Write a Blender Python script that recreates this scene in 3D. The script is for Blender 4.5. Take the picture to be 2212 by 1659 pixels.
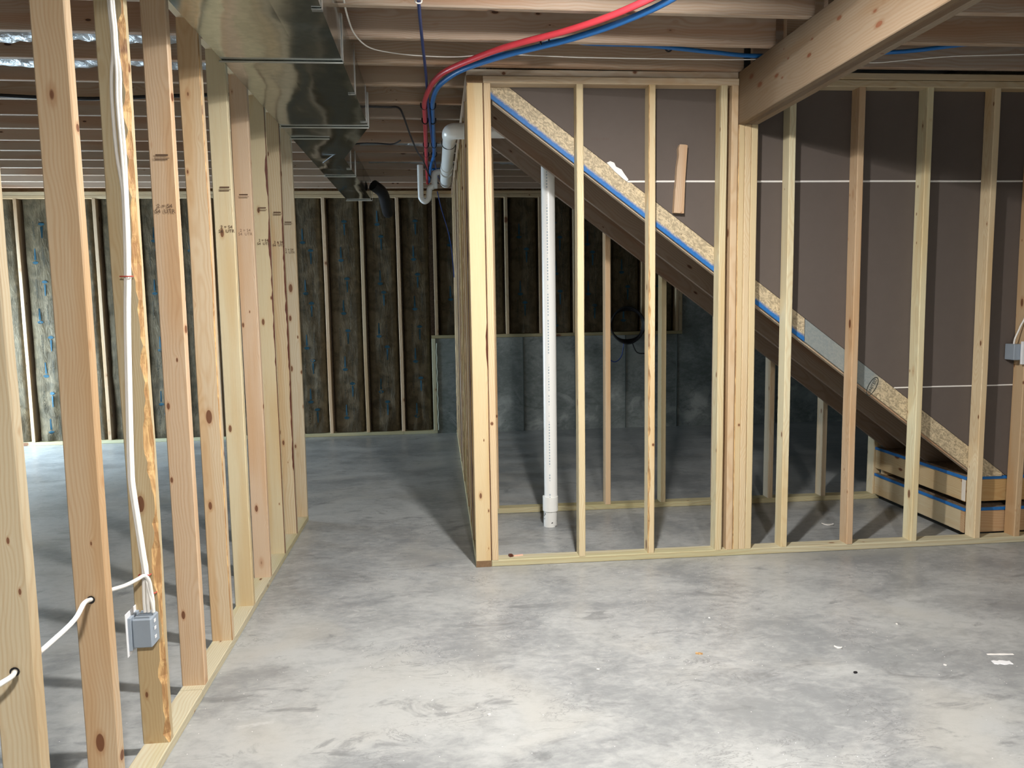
import bpy, bmesh, math, random
from mathutils import Vector, Matrix, noise
random.seed(7)
for o in list(bpy.data.objects): bpy.data.objects.remove(o)
SC = bpy.context.scene
COL = SC.collection
# ------------------------------------------------------------------ camera
def cam_axes(yaw, pitch, roll):
    cy, sy, cp, sp = math.cos(yaw), math.sin(yaw), math.cos(pitch), math.sin(pitch)
    f = Vector((sy*cp, cy*cp, -sp)); r = Vector((cy, -sy, 0)); u = r.cross(f)
    cr, sr = math.cos(roll), math.sin(roll)
    return cr*r+sr*u, -sr*r+cr*u, f
r_, u_, f_ = cam_axes(0.0920, 0.1059, -0.0155)
cd = bpy.data.cameras.new('camera'); cam = bpy.data.objects.new('camera', cd); COL.objects.link(cam)
M = Matrix.Identity(4)
for i in range(3):
    M[i][0], M[i][1], M[i][2] = r_[i], u_[i], -f_[i]
M[2][3] = 1.5202
cam.matrix_world = M
cd.sensor_width = 36; cd.sensor_fit = 'HORIZONTAL'; cd.lens = 1694.9/2212*36
cd.clip_start = 0.05; cd.clip_end = 100
SC.camera = cam
# ------------------------------------------------------------------ world, lights, exposure
W = bpy.data.worlds.new('world'); SC.world = W; W.use_nodes = True
W.node_tree.nodes['Background'].inputs[0].default_value = (0.72, 0.85, 1.0, 1)
W.node_tree.nodes['Background'].inputs[1].default_value = 36.0
SC.view_settings.view_transform = 'Standard'; SC.view_settings.look = 'None'
SC.view_settings.gamma = 1.0; SC.view_settings.exposure = 0.0
SC.view_settings.use_curve_mapping = False
LAMPS = [((0.60, 2.65, 2.738), 118, (1.0, 0.955, 0.90), 0.055, 40),
         ((0.45, -1.30, 2.738), 265, (1.0, 0.94, 0.87), 0.10, 40)]
def add_area(name, loc, power, color, size, rot=(0, 0, 0), shape='DISK', size_y=None):
    l = bpy.data.lights.new(name, 'AREA'); l.energy = power; l.color = color; l.shape = shape; l.size = size
    if size_y: l.size_y = size_y
    o = bpy.data.objects.new(name, l); o.location = loc; o.rotation_euler = rot; COL.objects.link(o); return o
for i, (loc, p, c, s, q) in enumerate(LAMPS):
    add_area('lamp_light', loc, p, c, s*2)
    l = bpy.data.lights.new('lamp_dome_light', 'POINT'); l.energy = q; l.color = c; l.shadow_soft_size = .035
    o = bpy.data.objects.new('lamp_dome_light', l); o.location = (loc[0], loc[1], loc[2]-.040); COL.objects.link(o)
# daylight portal in the patio door opening of the left wall
pl = add_area('daylight_portal', (-5.25, 8.10, .91), 1, (1, 1, 1), 1.70, (0, math.radians(-90), 0), 'RECTANGLE', 1.7)
pl.data.cycles.is_portal = True

# ------------------------------------------------------------------ node helpers
class NT:
    def __init__(s, name):
        s.m = bpy.data.materials.new(name); s.m.use_nodes = True; s.t = s.m.node_tree; s.t.nodes.clear()
        s.out = s.n('ShaderNodeOutputMaterial'); s.b = s.n('ShaderNodeBsdfPrincipled'); s.l(s.b.outputs[0], s.out.inputs[0])
    def n(s, t, **k):
        x = s.t.nodes.new(t)
        for a, v in k.items(): setattr(x, a, v)
        return x
    def l(s, a, b): s.t.links.new(a, b)
    def set(s, sock, v):
        if isinstance(v, bpy.types.NodeSocket): s.l(v, sock)
        elif isinstance(v, (tuple, list)) and sock.type == 'RGBA' and len(v) == 3: sock.default_value = (*v, 1)
        else: sock.default_value = v
    def math(s, op, a, b=None, c=None, clamp=False):
        x = s.n('ShaderNodeMath', operation=op); x.use_clamp = clamp
        s.set(x.inputs[0], a)
        if b is not None: s.set(x.inputs[1], b)
        if c is not None: s.set(x.inputs[2], c)
        return x.outputs[0]
    def vmath(s, op, a, b=None):
        x = s.n('ShaderNodeVectorMath', operation=op); s.set(x.inputs[0], a)
        if b is not None: s.set(x.inputs[1], b)
        return x.outputs[0]
    def mix(s, f, a, b, mode='MIX'):
        x = s.n('ShaderNodeMix', data_type='RGBA', blend_type=mode); x.clamp_factor = True
        s.set(x.inputs[0], f); s.set(x.inputs[6], a); s.set(x.inputs[7], b); return x.outputs[2]
    def smooth(s, v, lo, hi, a=0., b=1.):
        x = s.n('ShaderNodeMapRange', interpolation_type='SMOOTHSTEP'); s.set(x.inputs[0], v)
        x.inputs[1].default_value = lo; x.inputs[2].default_value = hi; x.inputs[3].default_value = a; x.inputs[4].default_value = b
        return x.outputs[0]
    def noise(s, vec, scale, detail=3, rough=.5, dist=0., color=False):
        x = s.n('ShaderNodeTexNoise'); s.set(x.inputs['Vector'], vec); x.inputs['Scale'].default_value = scale
        x.inputs['Detail'].default_value = detail; x.inputs['Roughness'].default_value = rough; x.inputs['Distortion'].default_value = dist
        return x.outputs['Color' if color else 'Fac']
    def voro(s, vec, scale, out='Distance', rand=1., feature='F1'):
        x = s.n('ShaderNodeTexVoronoi', feature=feature); s.set(x.inputs['Vector'], vec); x.inputs['Scale'].default_value = scale
        x.inputs['Randomness'].default_value = rand; return x.outputs[out]
    def coord(s, w='Object'): return s.n('ShaderNodeTexCoord').outputs[w]
    def sep(s, v):
        x = s.n('ShaderNodeSeparateXYZ'); s.set(x.inputs[0], v); return x.outputs
    def comb(s, a, b, c):
        x = s.n('ShaderNodeCombineXYZ')
        for i, v in enumerate((a, b, c)): s.set(x.inputs[i], v)
        return x.outputs[0]
    def bump(s, h, strength=.3, dist=.002):
        x = s.n('ShaderNodeBump'); x.inputs['Strength'].default_value = strength; x.inputs['Distance'].default_value = dist
        s.set(x.inputs['Height'], h); s.l(x.outputs[0], s.b.inputs['Normal'])
    def fin(s, color, rough=.5, spec=.5, metal=0.):
        s.set(s.b.inputs['Base Color'], color); s.set(s.b.inputs['Roughness'], rough)
        s.b.inputs['Specular IOR Level'].default_value = spec; s.b.inputs['Metallic'].default_value = metal
        return s.m

def wood_mat(name, base=None, ring_amt=.30, knots=1.0, ring_w=.0062, knot_col=(.13, .045, .02), heart=(.93, .82, .70)):
    t = NT(name); co = t.coord(); oi = t.n('ShaderNodeObjectInfo')
    rnd = oi.outputs['Random']; X, Y, Z = t.sep(co)
    r1 = t.math('FRACT', t.math('MULTIPLY', rnd, 7.31)); r2 = t.math('FRACT', t.math('MULTIPLY', rnd, 23.17))
    zz = t.math('ADD', Z, t.math('MULTIPLY', rnd, 91.0))
    lo = t.noise(t.comb(t.math('MULTIPLY', X, 2.), t.math('MULTIPLY', Y, 2.), t.math('MULTIPLY', zz, 1.5)), 1.0, 3, .5, 0, True)
    lx, ly, lz = t.sep(lo)
    # knots: stretched 3D cells through the board
    kv = t.comb(X, t.math('MULTIPLY', Y, .5), t.math('MULTIPLY', zz, .42))
    vn = t.n('ShaderNodeTexVoronoi'); t.l(kv, vn.inputs['Vector']); vn.inputs['Scale'].default_value = 14.0
    kd = vn.outputs['Distance']; kr = t.sep(vn.outputs['Color'])[0]
    ksz = t.math('MULTIPLY', t.math('ADD', t.math('MULTIPLY', t.math('POWER', kr, 2.6), .15), .045), knots)
    km = t.math('SUBTRACT', 1.0, t.math('DIVIDE', kd, ksz))       # >0 inside
    kin = t.smooth(km, -.04, .10)
    krim = t.smooth(km, -.8, 0.1)
    inf = t.math('MULTIPLY', t.math('POWER', 2.718, t.math('MULTIPLY', kd, -9.0)), .022)
    px = t.math('ADD', t.math('ADD', X, t.math('MULTIPLY', t.math('SUBTRACT', r1, .5), .13)), t.math('MULTIPLY', t.math('SUBTRACT', lx, .5), .12))
    py = t.math('ADD', t.math('ADD', Y, t.math('ADD', .012, t.math('MULTIPLY', r2, .05))), t.math('MULTIPLY', t.math('SUBTRACT', ly, .5), .09))
    rr = t.math('SQRT', t.math('ADD', t.math('MULTIPLY', px, px), t.math('MULTIPLY', py, py)))
    rr = t.math('ADD', rr, inf)
    rf = t.math('MULTIPLY_ADD', t.math('FRACT', t.math('MULTIPLY', rnd, 51.3)), 1.1, .45)
    ph = t.math('ADD', t.math('MULTIPLY', t.math('MULTIPLY', rr, 6.2832/ring_w), rf), t.math('MULTIPLY', lz, 5.))
    ring = t.math('POWER', t.math('MULTIPLY_ADD', t.math('SINE', ph), .5, .5), 1.8)
    fib = t.noise(t.comb(t.math('MULTIPLY', X, 260.), t.math('MULTIPLY', Y, 260.), t.math('MULTIPLY', zz, 5.)), 1.0, 3, .6)
    blot = t.noise(t.comb(t.math('MULTIPLY', X, 9.), t.math('MULTIPLY', Y, 9.), t.math('MULTIPLY', zz, .8)), 1.0, 2, .5)
    base = oi.outputs['Color'] if base is None else base
    dark = t.mix(1.0, base, (.74, .54, .36), 'MULTIPLY')
    hrt = t.mix(1.0, base, heart, 'MULTIPLY')
    c = t.mix(t.smooth(blot, .48, .66), base, hrt)
    c = t.mix(t.math('MULTIPLY', ring, ring_amt), c, dark)
    c = t.mix(t.math('MULTIPLY', t.smooth(fib, .45, .8), .28), c, dark)
    c = t.mix(t.math('MULTIPLY', krim, .45), c, t.mix(1.0, base, (.62, .36, .2), 'MULTIPLY'))
    c = t.mix(t.math('MULTIPLY', kin, .88), c, knot_col)
    t.bump(t.math('ADD', t.math('MULTIPLY', fib, .6), t.math('MULTIPLY', ring, .25)), .25, .0012)
    return t.fin(c, .58, .3)

def plain(name, col, rough=.5, spec=.5, metal=0., vary=.12, scale=30., bump=0.):
    t = NT(name); co = t.coord(); n = t.noise(co, scale, 4, .6)
    c = t.mix(n, tuple(x*(1-vary) for x in col), tuple(min(1, x*(1+vary)) for x in col))
    if bump: t.bump(n, bump, .003)
    return t.fin(c, rough, spec, metal)

MAT = {}
MAT['wood'] = wood_mat('framing_lumber')
MAT['treated'] = wood_mat('treated_lumber', heart=(.92, .92, .80), knots=.6, ring_w=.011)
MAT['joist'] = wood_mat('joist_lumber', ring_amt=.38, knots=.75, ring_w=.009, knot_col=(.05, .02, .015), heart=(.9, .72, .62))
MAT['bark'] = None
t = NT('wane_wood'); co = t.coord(); X, Y, Z = t.sep(co)
n = t.noise(t.comb(t.math('MULTIPLY', X, 60.), t.math('MULTIPLY', Y, 60.), t.math('MULTIPLY', Z, 9.)), 1., 4, .65, .6)
n2 = t.noise(co, 9., 3)
c = t.mix(t.smooth(n, .38, .66), (.33, .18, .075), (.66, .44, .20)); c = t.mix(t.math('MULTIPLY', t.smooth(n2, .66, .72), .7), c, (.14, .06, .03))
t.bump(n, .8, .006); MAT['bark'] = t.fin(c, .55, .35)
t = NT('dark_wane'); co = t.coord(); n = t.noise(co, 40., 4, .65); c = t.mix(n, (.04, .012, .008), (.16, .05, .03)); t.bump(n, .8, .004); MAT['darkbark'] = t.fin(c, .5, .4)

# OSB
def osb_mat(name, tint, paint=None, grey=None):
    t = NT(name); co = t.coord(); X, Y, Z = t.sep(co)
    d = t.noise(co, 14., 2, .5, 0, True); dv = t.vmath('ADD', co, t.vmath('SCALE', d)); 
    dv.node.inputs[1].default_value = (0, 0, 0)
    sc = t.n('ShaderNodeVectorMath', operation='SCALE'); t.l(d, sc.inputs[0]); sc.inputs['Scale'].default_value = .05
    dv = t.vmath('ADD', co, sc.outputs[0]); x2, y2, z2 = t.sep(dv)
    a = t.voro(t.comb(t.math('MULTIPLY', x2, 60.), t.math('MULTIPLY', y2, 60.), t.math('MULTIPLY', z2, 160.)), 1., 'Color')
    b = t.voro(t.comb(t.math('ADD', t.math('MULTIPLY', x2, 130.), t.math('MULTIPLY', z2, 100.)), t.math('MULTIPLY', y2, 40.), t.math('SUBTRACT', t.math('MULTIPLY', z2, 75.), t.math('MULTIPLY', x2, 60.))), 1., 'Color')
    fa = t.sep(a)[0]; fb = t.sep(b)[1]
    f = t.math('ADD', t.math('MULTIPLY', fa, .55), t.math('MULTIPLY', fb, .45))
    c = t.mix(t.smooth(f, .2, .85), tuple(x*.62 for x in tint), tuple(min(1, x*1.14) for x in tint))
    sp = t.noise(co, 75., 2, .6); c = t.mix(t.math('MULTIPLY', t.smooth(sp, .66, .74), .8), c, (.1, .06, .03))
    if grey:
        g = t.smooth(t.math('ADD', X, t.math('MULTIPLY', t.noise(co, 9.), .08)), grey[0], grey[1], 1., 0.)
        c = t.mix(t.math('MULTIPLY', g, .85), c, (.20, .25, .27))
    if paint:
        e = t.math('ADD', Z, t.math('MULTIPLY', t.noise(co, 30., 4, .7), .018))
        m = t.smooth(e, paint, paint+.022, 1., 0.)
        c = t.mix(t.math('MULTIPLY', m, .97), c, (.012, .13, .42))
    t.bump(f, .35, .0015)
    return t.fin(c, .55, .35)
MAT['osb'] = osb_mat('osb', (.56, .43, .25))
MAT['blue'] = plain('blue_edge_paint', (.015, .14, .42), .55, .4, vary=.3, scale=60)
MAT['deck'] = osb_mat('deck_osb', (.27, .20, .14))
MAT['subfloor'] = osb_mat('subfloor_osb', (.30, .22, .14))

# concrete floor
def concrete(name, lo, hi, warm, floor=True):
    t = NT(name); co = t.coord(); X, Y, Z = t.sep(co)
    if not floor: co2 = t.comb(X, Z, Y)
    else: co2 = co
    x, y, z = t.sep(co2)
    big = t.noise(co2, .8, 3, .5, .3)
    st = t.noise(t.comb(t.math('MULTIPLY', x, 1.5), t.math('MULTIPLY', y, 2.0), 0.), 1., 12, .66, .5)
    fine = t.noise(t.comb(t.math('MULTIPLY', x, 16.), t.math('MULTIPLY', y, 26.), 0.), 1., 6, .72, .4)
    mk = t.noise(t.comb(t.math('MULTIPLY', x, 3.2), t.math('MULTIPLY', y, 6.), 3.3), 1., 10, .68, 1.0)
    v = t.math('ADD', t.math('MULTIPLY', st, .52), t.math('ADD', t.math('MULTIPLY', big, .22), t.math('MULTIPLY', fine, .26)))
    c = t.mix(t.smooth(v, .40, .59), lo, hi)
    c = t.mix(t.math('MULTIPLY', t.smooth(t.noise(co2, 1.7, 3, .5, .5), .5, .72), .5), c, warm)
    line = t.smooth(t.math('ABSOLUTE', t.math('SUBTRACT', mk, .5)), .0, .012, 1., 0.)
    line = t.math('MULTIPLY', line, t.smooth(t.noise(co2, 2.3, 3, .5), .5, .62))
    c = t.mix(t.math('MULTIPLY', line, .55), c, tuple(k*.45 for k in lo))
    c = t.mix(t.math('MULTIPLY', t.smooth(mk, .555, .68), .62), c, tuple(k*.62 for k in lo))
    c = t.mix(t.math('MULTIPLY', t.smooth(mk, .36, .29), .35), c, (.62, .64, .64))
    if floor:
        gr = t.noise(co2, 160., 3, .7); c = t.mix(t.math('MULTIPLY', gr, .18), c, (.2, .2, .2))
        vn = t.n('ShaderNodeTexVoronoi'); t.l(co2, vn.inputs['Vector']); vn.inputs['Scale'].default_value = 42.
        pr = t.sep(vn.outputs['Color'])[0]; reg = t.smooth(t.noise(co2, 1.1, 2), .36, .66, .97, .70)
        m = t.math('MULTIPLY', t.math('GREATER_THAN', pr, reg), t.smooth(vn.outputs['Distance'], .06, .09, 1., 0.))
        c = t.mix(m, c, (.85, .85, .84))
        t.bump(t.math('ADD', fine, mk), .12, .004)
        rough = t.math('MULTIPLY_ADD', st, .30, .20)
        return t.fin(c, rough, .45)
    pit = t.smooth(t.noise(t.comb(t.math('MULTIPLY', x, 22.), t.math('MULTIPLY', y, 50.), 0.), 1., 2, .5), .70, .76)
    lowm = t.smooth(y, .45, .1); c = t.mix(t.math('MULTIPLY', pit, lowm), c, (.05, .055, .05))
    eff = t.math('MULTIPLY', t.smooth(t.noise(co2, 3., 5, .6, 1.), .5, .68), t.smooth(y, .7, .2)); c = t.mix(t.math('MULTIPLY', eff, .6), c, (.5, .53, .52))
    t.bump(fine, .2, .004)
    return t.fin(c, .8, .25)
MAT['floor'] = concrete('concrete_floor', (.235, .25, .26), (.42, .437, .44), (.42, .415, .385))
MAT['conc'] = concrete('concrete_wall', (.15, .175, .17), (.29, .32, .315), (.25, .28, .27), False)
MAT['drywall'] = plain('drywall_paper_back', (.116, .097, .087), .8, .2, vary=.06, scale=14)
MAT['paint'] = plain('white_wall', (.5, .5, .48), .8, .2, vary=.03)
MAT['mud'] = plain('joint_compound', (.78, .77, .75), .6, .3, vary=.05)
MAT['foam'] = plain('spray_foam', (.62, .70, .62), .6, .3, vary=.1)
t = NT('pvc'); co = t.coord(); X, Y, Z = t.sep(co)
ln = t.math('MULTIPLY', t.math('GREATER_THAN', t.math('SINE', t.math('MULTIPLY', Z, 330.)), -.1), t.math('MULTIPLY', t.math('LESS_THAN', t.math('ABSOLUTE', t.math('ADD', X, .012)), .0035), t.math('LESS_THAN', Y, 0.)))
ln = t.math('MULTIPLY', ln, t.smooth(t.noise(co, 14.), .42, .5))
c = t.mix(t.math('MULTIPLY', ln, .7), (.80, .82, .82), (.10, .22, .34)); MAT['pvcprint'] = t.fin(c, .28, .5)
MAT['pvc'] = plain('pvc_plain', (.78, .80, .79), .28, .5, vary=.03)
t = NT('pvc_stub'); co = t.coord(); n = t.noise(co, 38., 4, .6); c = t.mix(t.smooth(n, .6, .66), (.70, .71, .70), (.04, .04, .04)); MAT['pvcstub'] = t.fin(c, .5, .4)
MAT['red'] = plain('red_pex', (.62, .05, .07), .35, .5, vary=.08)
MAT['bluepex'] = plain('blue_pex', (.02, .16, .48), .35, .5, vary=.08)
MAT['darkblue'] = plain('dark_blue_cable', (.02, .05, .20), .4, .5)
MAT['black'] = plain('black_plastic', (.012, .012, .014), .45, .4)
MAT['white'] = plain('white_cable_jacket', (.80, .79, .76), .45, .4, vary=.04)
MAT['redstaple'] = plain('red_staple', (.45, .06, .04), .4, .4)
MAT['greybox'] = plain('grey_pvc_box', (.27, .32, .38), .45, .4, vary=.04)
MAT['whitebox'] = plain('white_box_flange', (.75, .77, .80), .4, .4, vary=.04)
MAT['stamp'] = plain('stamp_ink', (.14, .09, .06), .8, .1)
MAT['faint'] = plain('faint_stamp_ink', (.12, .09, .08), .8, .1)
MAT['inkblue'] = plain('ink_blue', (.02, .07, .105), .7, .2)
MAT['inkgrey'] = plain('ink_grey', (.04, .045, .04), .7, .2)
# galvanised sheet
t = NT('galvanised_sheet'); co = t.coord(); v = t.sep(t.voro(co, 45., 'Color'))[0]; n = t.noise(co, 2.6, 2, .4)
X, Y, Z = t.sep(co); w = t.noise(t.comb(t.math('MULTIPLY', X, 3.), t.math('MULTIPLY', Y, 1.5), 0.), 1., 1, .4)
c = t.mix(v, (.33, .375, .37), (.41, .455, .45)); t.bump(t.math('ADD', t.math('MULTIPLY', w, 5.), t.math('MULTIPLY', n, 2.)), .5, .01)
MAT['duct'] = t.fin(c, .16, .5, 1.)
MAT['zinc'] = plain('zinc_strap', (.62, .64, .64), .3, .5, 1., vary=.1)
t = NT('foil_wrap'); co = t.coord(); n = t.noise(co, 22., 5, .7, 1.2); c = t.mix(n, (.5, .53, .56), (.75, .77, .8)); t.bump(n, .9, .01); MAT['foil'] = t.fin(c, .28, .5, .9)
# kraft paper
t = NT('kraft_facing'); co = t.coord(); n = t.noise(co, 7., 5, .6, .8); X, Y, Z = t.sep(co)
c = t.mix(t.smooth(n, .3, .7), (.056, .044, .024), (.13, .102, .06)); cr = t.noise(t.comb(t.math('MULTIPLY', X, 26.), t.math('MULTIPLY', Y, 20.), t.math('MULTIPLY', Z, 7.)), 1., 5, .65, 1.)
t.bump(cr, .7, .02); MAT['kraft'] = t.fin(c, .6, .25)
t = NT('led_diffuser'); t.fin((.9, .9, .9), .5); t.b.inputs['Emission Color'].default_value = (1, .95, .88, 1); t.b.inputs['Emission Strength'].default_value = 14; MAT['led'] = t.m
MAT['fixture'] = plain('fixture_white', (.8, .8, .8), .4, .5, vary=.02)

# ------------------------------------------------------------------ object helpers
def tag(o, label=None, cat=None, group=None, kind=None):
    if label: o['label'] = label
    if cat: o['category'] = cat
    if group: o['group'] = group
    if kind: o['kind'] = kind
    return o
def empty(name, loc, label, cat, group=None):
    o = bpy.data.objects.new(name, None); o.location = loc; o.empty_display_size = .1; COL.objects.link(o)
    return tag(o, label, cat, group)
def mesh(name, verts, faces, mats, parent=None, midx=None, smooth=False):
    me = bpy.data.meshes.new(name); me.from_pydata([tuple(v) for v in verts], [], faces)
    if not isinstance(mats, (list, tuple)): mats = [mats]
    for m in mats: me.materials.append(m)
    if midx: me.polygons.foreach_set('material_index', midx)
    if smooth: me.polygons.foreach_set('use_smooth', [True]*len(me.polygons))
    me.update(); o = bpy.data.objects.new(name, me); COL.objects.link(o)
    if parent is not None: attach(o, parent)
    return o
PW = {}
def wloc(p):
    v = Vector((0, 0, 0))
    while p is not None: v += p.location; p = p.parent
    return v
def attach(o, parent):      # keep the world location; parents are never rotated
    o.parent = parent; o.location = o.location - wloc(parent)
def prim(name, bm, mats, parent=None, smooth=False, loc=None):
    me = bpy.data.meshes.new(name); bmesh.ops.recalc_face_normals(bm, faces=bm.faces[:]); bm.to_mesh(me); bm.free()
    if not isinstance(mats, (list, tuple)): mats = [mats]
    for m in mats: me.materials.append(m)
    if smooth: me.polygons.foreach_set('use_smooth', [True]*len(me.polygons))
    o = bpy.data.objects.new(name, me); COL.objects.link(o)
    if loc: o.location = loc
    if parent is not None: attach(o, parent)
    return o
def bbox(bm, x0, x1, y0, y1, z0, z1, bev=0.):
    r = bmesh.ops.create_cube(bm, size=1.); vs = r['verts']
    for v in vs:
        v.co = Vector(((x0+x1)/2+v.co.x*(x1-x0), (y0+y1)/2+v.co.y*(y1-y0), (z0+z1)/2+v.co.z*(z1-z0)))
    if bev:
        es = list({e for v in vs for e in v.link_edges})
        bmesh.ops.bevel(bm, geom=es, offset=bev, segments=1, affect='EDGES')
def box(name, x0, x1, y0, y1, z0, z1, mat, parent=None, bev=0.):
    """box whose mesh is local to its own centre"""
    bm = bmesh.new(); hx, hy, hz = (x1-x0)/2, (y1-y0)/2, (z1-z0)/2
    bbox(bm, -hx, hx, -hy, hy, -hz, hz, bev)
    return prim(name, bm, mat, parent, loc=((x0+x1)/2, (y0+y1)/2, (z0+z1)/2))
CACHE = {}
WS = .86
def board_mesh(w, t, L, mat, seg=1, wane=None, seed=0, jit=0.):
    """local: width X, thickness Y, length Z, centred. wane=(corner sign x, sign y, depth, z0, z1, dark)"""
    key = (round(w, 4), round(t, 4), round(L, 3), mat, seg, wane, seed, jit)
    if key in CACHE: return CACHE[key]
    rr = min(.0035, t*.12); hw, ht = w/2, t/2
    corners = [(-1, -1), (1, -1), (1, 1), (-1, 1)]
    verts = []; rnd = random.Random(seed)
    for i in range(seg+1):
        z = -L/2+L*i/seg
        dx = (noise.noise(Vector((z*1.3, seed*7.1, 0)))*jit) if jit else 0
        dy = (noise.noise(Vector((z*1.1, seed*3.7, 9)))*jit) if jit else 0
        for k, (sx, sy) in enumerate(corners):
            ex = ey = rr
            if wane and (sx, sy) == (wane[0], wane[1]) and wane[3] <= z <= wane[4]:
                a = noise.noise(Vector((z*5., seed*5., 1)))*.7+noise.noise(Vector((z*19., seed, 4)))*.5
                a = max(.05, .5+a); ex = max(rr, wane[2]*a); ey = max(rr, min(t*.8, wane[2]*.8*a))
            pa = (sx*(hw-ex), sy*ht); pb = (sx*hw, sy*(ht-ey))
            pair = [pa, pb] if sx*sy < 0 else [pb, pa]     # counter-clockwise order
            for (x, y) in pair: verts.append((x+dx, y+dy, z))
    n = 8; faces = []; mi = []
    wk = corners.index((wane[0], wane[1])) if wane else -1
    for i in range(seg):
        for k in range(n):
            a, b = i*n+k, i*n+(k+1) % n
            faces.append((a, b, b+n, a+n)); mi.append(1 if (k == wk*2 and wane) else 0)
    faces.append(tuple(range(n-1, -1, -1))); faces.append(tuple(range(seg*n, seg*n+n))); mi += [0, 0]
    me = bpy.data.meshes.new('board'); me.from_pydata(verts, [], faces)
    me.materials.append(mat); me.materials.append(MAT['darkbark'] if (wane and wane[5]) else MAT['bark'])
    me.polygons.foreach_set('material_index', mi); me.update()
    CACHE[key] = me; return me
TONES = [(.71, .57, .385), (.69, .53, .37), (.70, .57, .34), (.73, .62, .44), (.66, .50, .33), (.68, .51, .375)]
def board(name, x0, x1, y0, y1, z0, z1, parent, tone=None, mat='wood', **k):
    d = [x1-x0, y1-y0, z1-z0]; ax = d.index(max(d)); rest = [i for i in range(3) if i != ax]
    if d[rest[0]] < d[rest[1]]: rest = rest[::-1]
    w, t = d[rest[0]], d[rest[1]]
    me = board_mesh(w, t, d[ax], MAT[mat], **k)
    e = [Vector((1, 0, 0)), Vector((0, 1, 0)), Vector((0, 0, 1))]
    X, Y, Z = e[rest[0]], e[rest[1]], e[ax]
    if X.cross(Y).dot(Z) < 0: Y = -Y
    o = bpy.data.objects.new(name, me); COL.objects.link(o)
    R = Matrix((X, Y, Z)).transposed(); o.rotation_euler = R.to_euler()
    o.location = ((x0+x1)/2, (y0+y1)/2, (z0+z1)/2)
    tn = tone or random.choice(TONES); kk = WS if mat == 'wood' else 1.; o.color = (tn[0]*kk, tn[1]*kk*1.03, tn[2]*kk*1.0, 1)
    if parent is not None: attach(o, parent)
    return o
def smooth_path(pts, sub=6):
    P = [Vector(p) for p in pts]; out = []
    if len(P) == 2: return P
    for i in range(len(P)-1):
        p0 = P[max(i-1, 0)]; p1 = P[i]; p2 = P[i+1]; p3 = P[min(i+2, len(P)-1)]
        for s in range(sub):
            u = s/sub
            out.append(.5*((2*p1)+(-p0+p2)*u+(2*p0-5*p1+4*p2-p3)*u*u+(-p0+3*p1-3*p2+p3)*u**3))
    out.append(P[-1]); return out
def tube(name, pts, r, mat, parent=None, n=10, sub=6, flat=1., rfun=None):
    P = smooth_path(pts, sub) if sub else [Vector(p) for p in pts]
    base = P[0].copy(); P = [p-base for p in P]
    verts = []; faces = []; up = None
    for i, p in enumerate(P):
        d = (P[min(i+1, len(P)-1)]-P[max(i-1, 0)]).normalized()
        if up is None:
            up = Vector((0, 0, 1)) if abs(d.z) < .9 else Vector((0, 1, 0))
        s = d.cross(up).normalized(); up = s.cross(d).normalized()
        rr = rfun(i/(len(P)-1)) if rfun else r
        for k in range(n):
            a = 2*math.pi*k/n; verts.append(p+s*(math.cos(a)*rr)+up*(math.sin(a)*rr*flat))
    for i in range(len(P)-1):
        for k in range(n):
            a, b = i*n+k, i*n+(k+1) % n; faces.append((a, a+n, b+n, b))
    e0 = len(verts); verts += verts[:n]; e1 = len(verts); verts += verts[(len(P)-1)*n:len(P)*n]
    faces.append(tuple(range(e0, e0+n))); faces.append(tuple(range(e1+n-1, e1-1, -1)))
    o = mesh(name, verts, faces, mat, None, smooth=True); o.location = base
    if parent is not None: attach(o, parent)
    return o
def text_obj(name, body, size, mat, M, parent=None, ext=.0003):
    c = bpy.data.curves.new(name, 'FONT'); c.body = body; c.size = size; c.extrude = ext; c.resolution_u = 2
    c.align_x = 'CENTER'; c.align_y = 'CENTER'; c.space_line = .9
    tmp = bpy.data.objects.new('tmp', c); COL.objects.link(tmp)
    dg = bpy.context.evaluated_depsgraph_get(); me = bpy.data.meshes.new_from_object(tmp.evaluated_get(dg))
    bpy.data.objects.remove(tmp); me.materials.clear(); me.materials.append(mat)
    return me
def place_mesh(name, me, M, parent):
    o = bpy.data.objects.new(name, me); COL.objects.link(o); o.matrix_world = M
    o.location = M.to_translation(); o.rotation_euler = M.to_euler(); o.scale = M.to_scale()
    if parent is not None: attach(o, parent)
    return o
def face_y(x, y, z, rot=0., flip=False):      # a text plane facing -Y, rotated in its plane; flip mirrors it
    R = Matrix.Rotation(math.radians(90), 4, 'X') @ Matrix.Rotation(rot, 4, 'Z')
    if flip: R = R @ Matrix.Diagonal((-1, 1, 1, 1))
    return Matrix.Translation((x, y, z)) @ R

S = .4064
# ================================================================== SETTING
fl = box('floor', -5.3, 7.0, -4.2, 9.3, -.15, 0., MAT['floor']); tag(fl, kind='structure')
fl.location.z = -.075
wb = []
bm = bmesh.new(); bbox(bm, -.04, 2.86, 9.05, 9.30, 0, 1.098); bbox(bm, 2.86, 7.0, 9.05, 9.30, 0, 2.76)
wb = prim('wall_back', bm, MAT['conc']); tag(wb, kind='structure')
bm = bmesh.new(); bbox(bm, -5.3, 7.0, 9.30, 9.40, 0, 2.76); w = prim('wall_back_sheathing', bm, MAT['deck']); tag(w, kind='structure')
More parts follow.
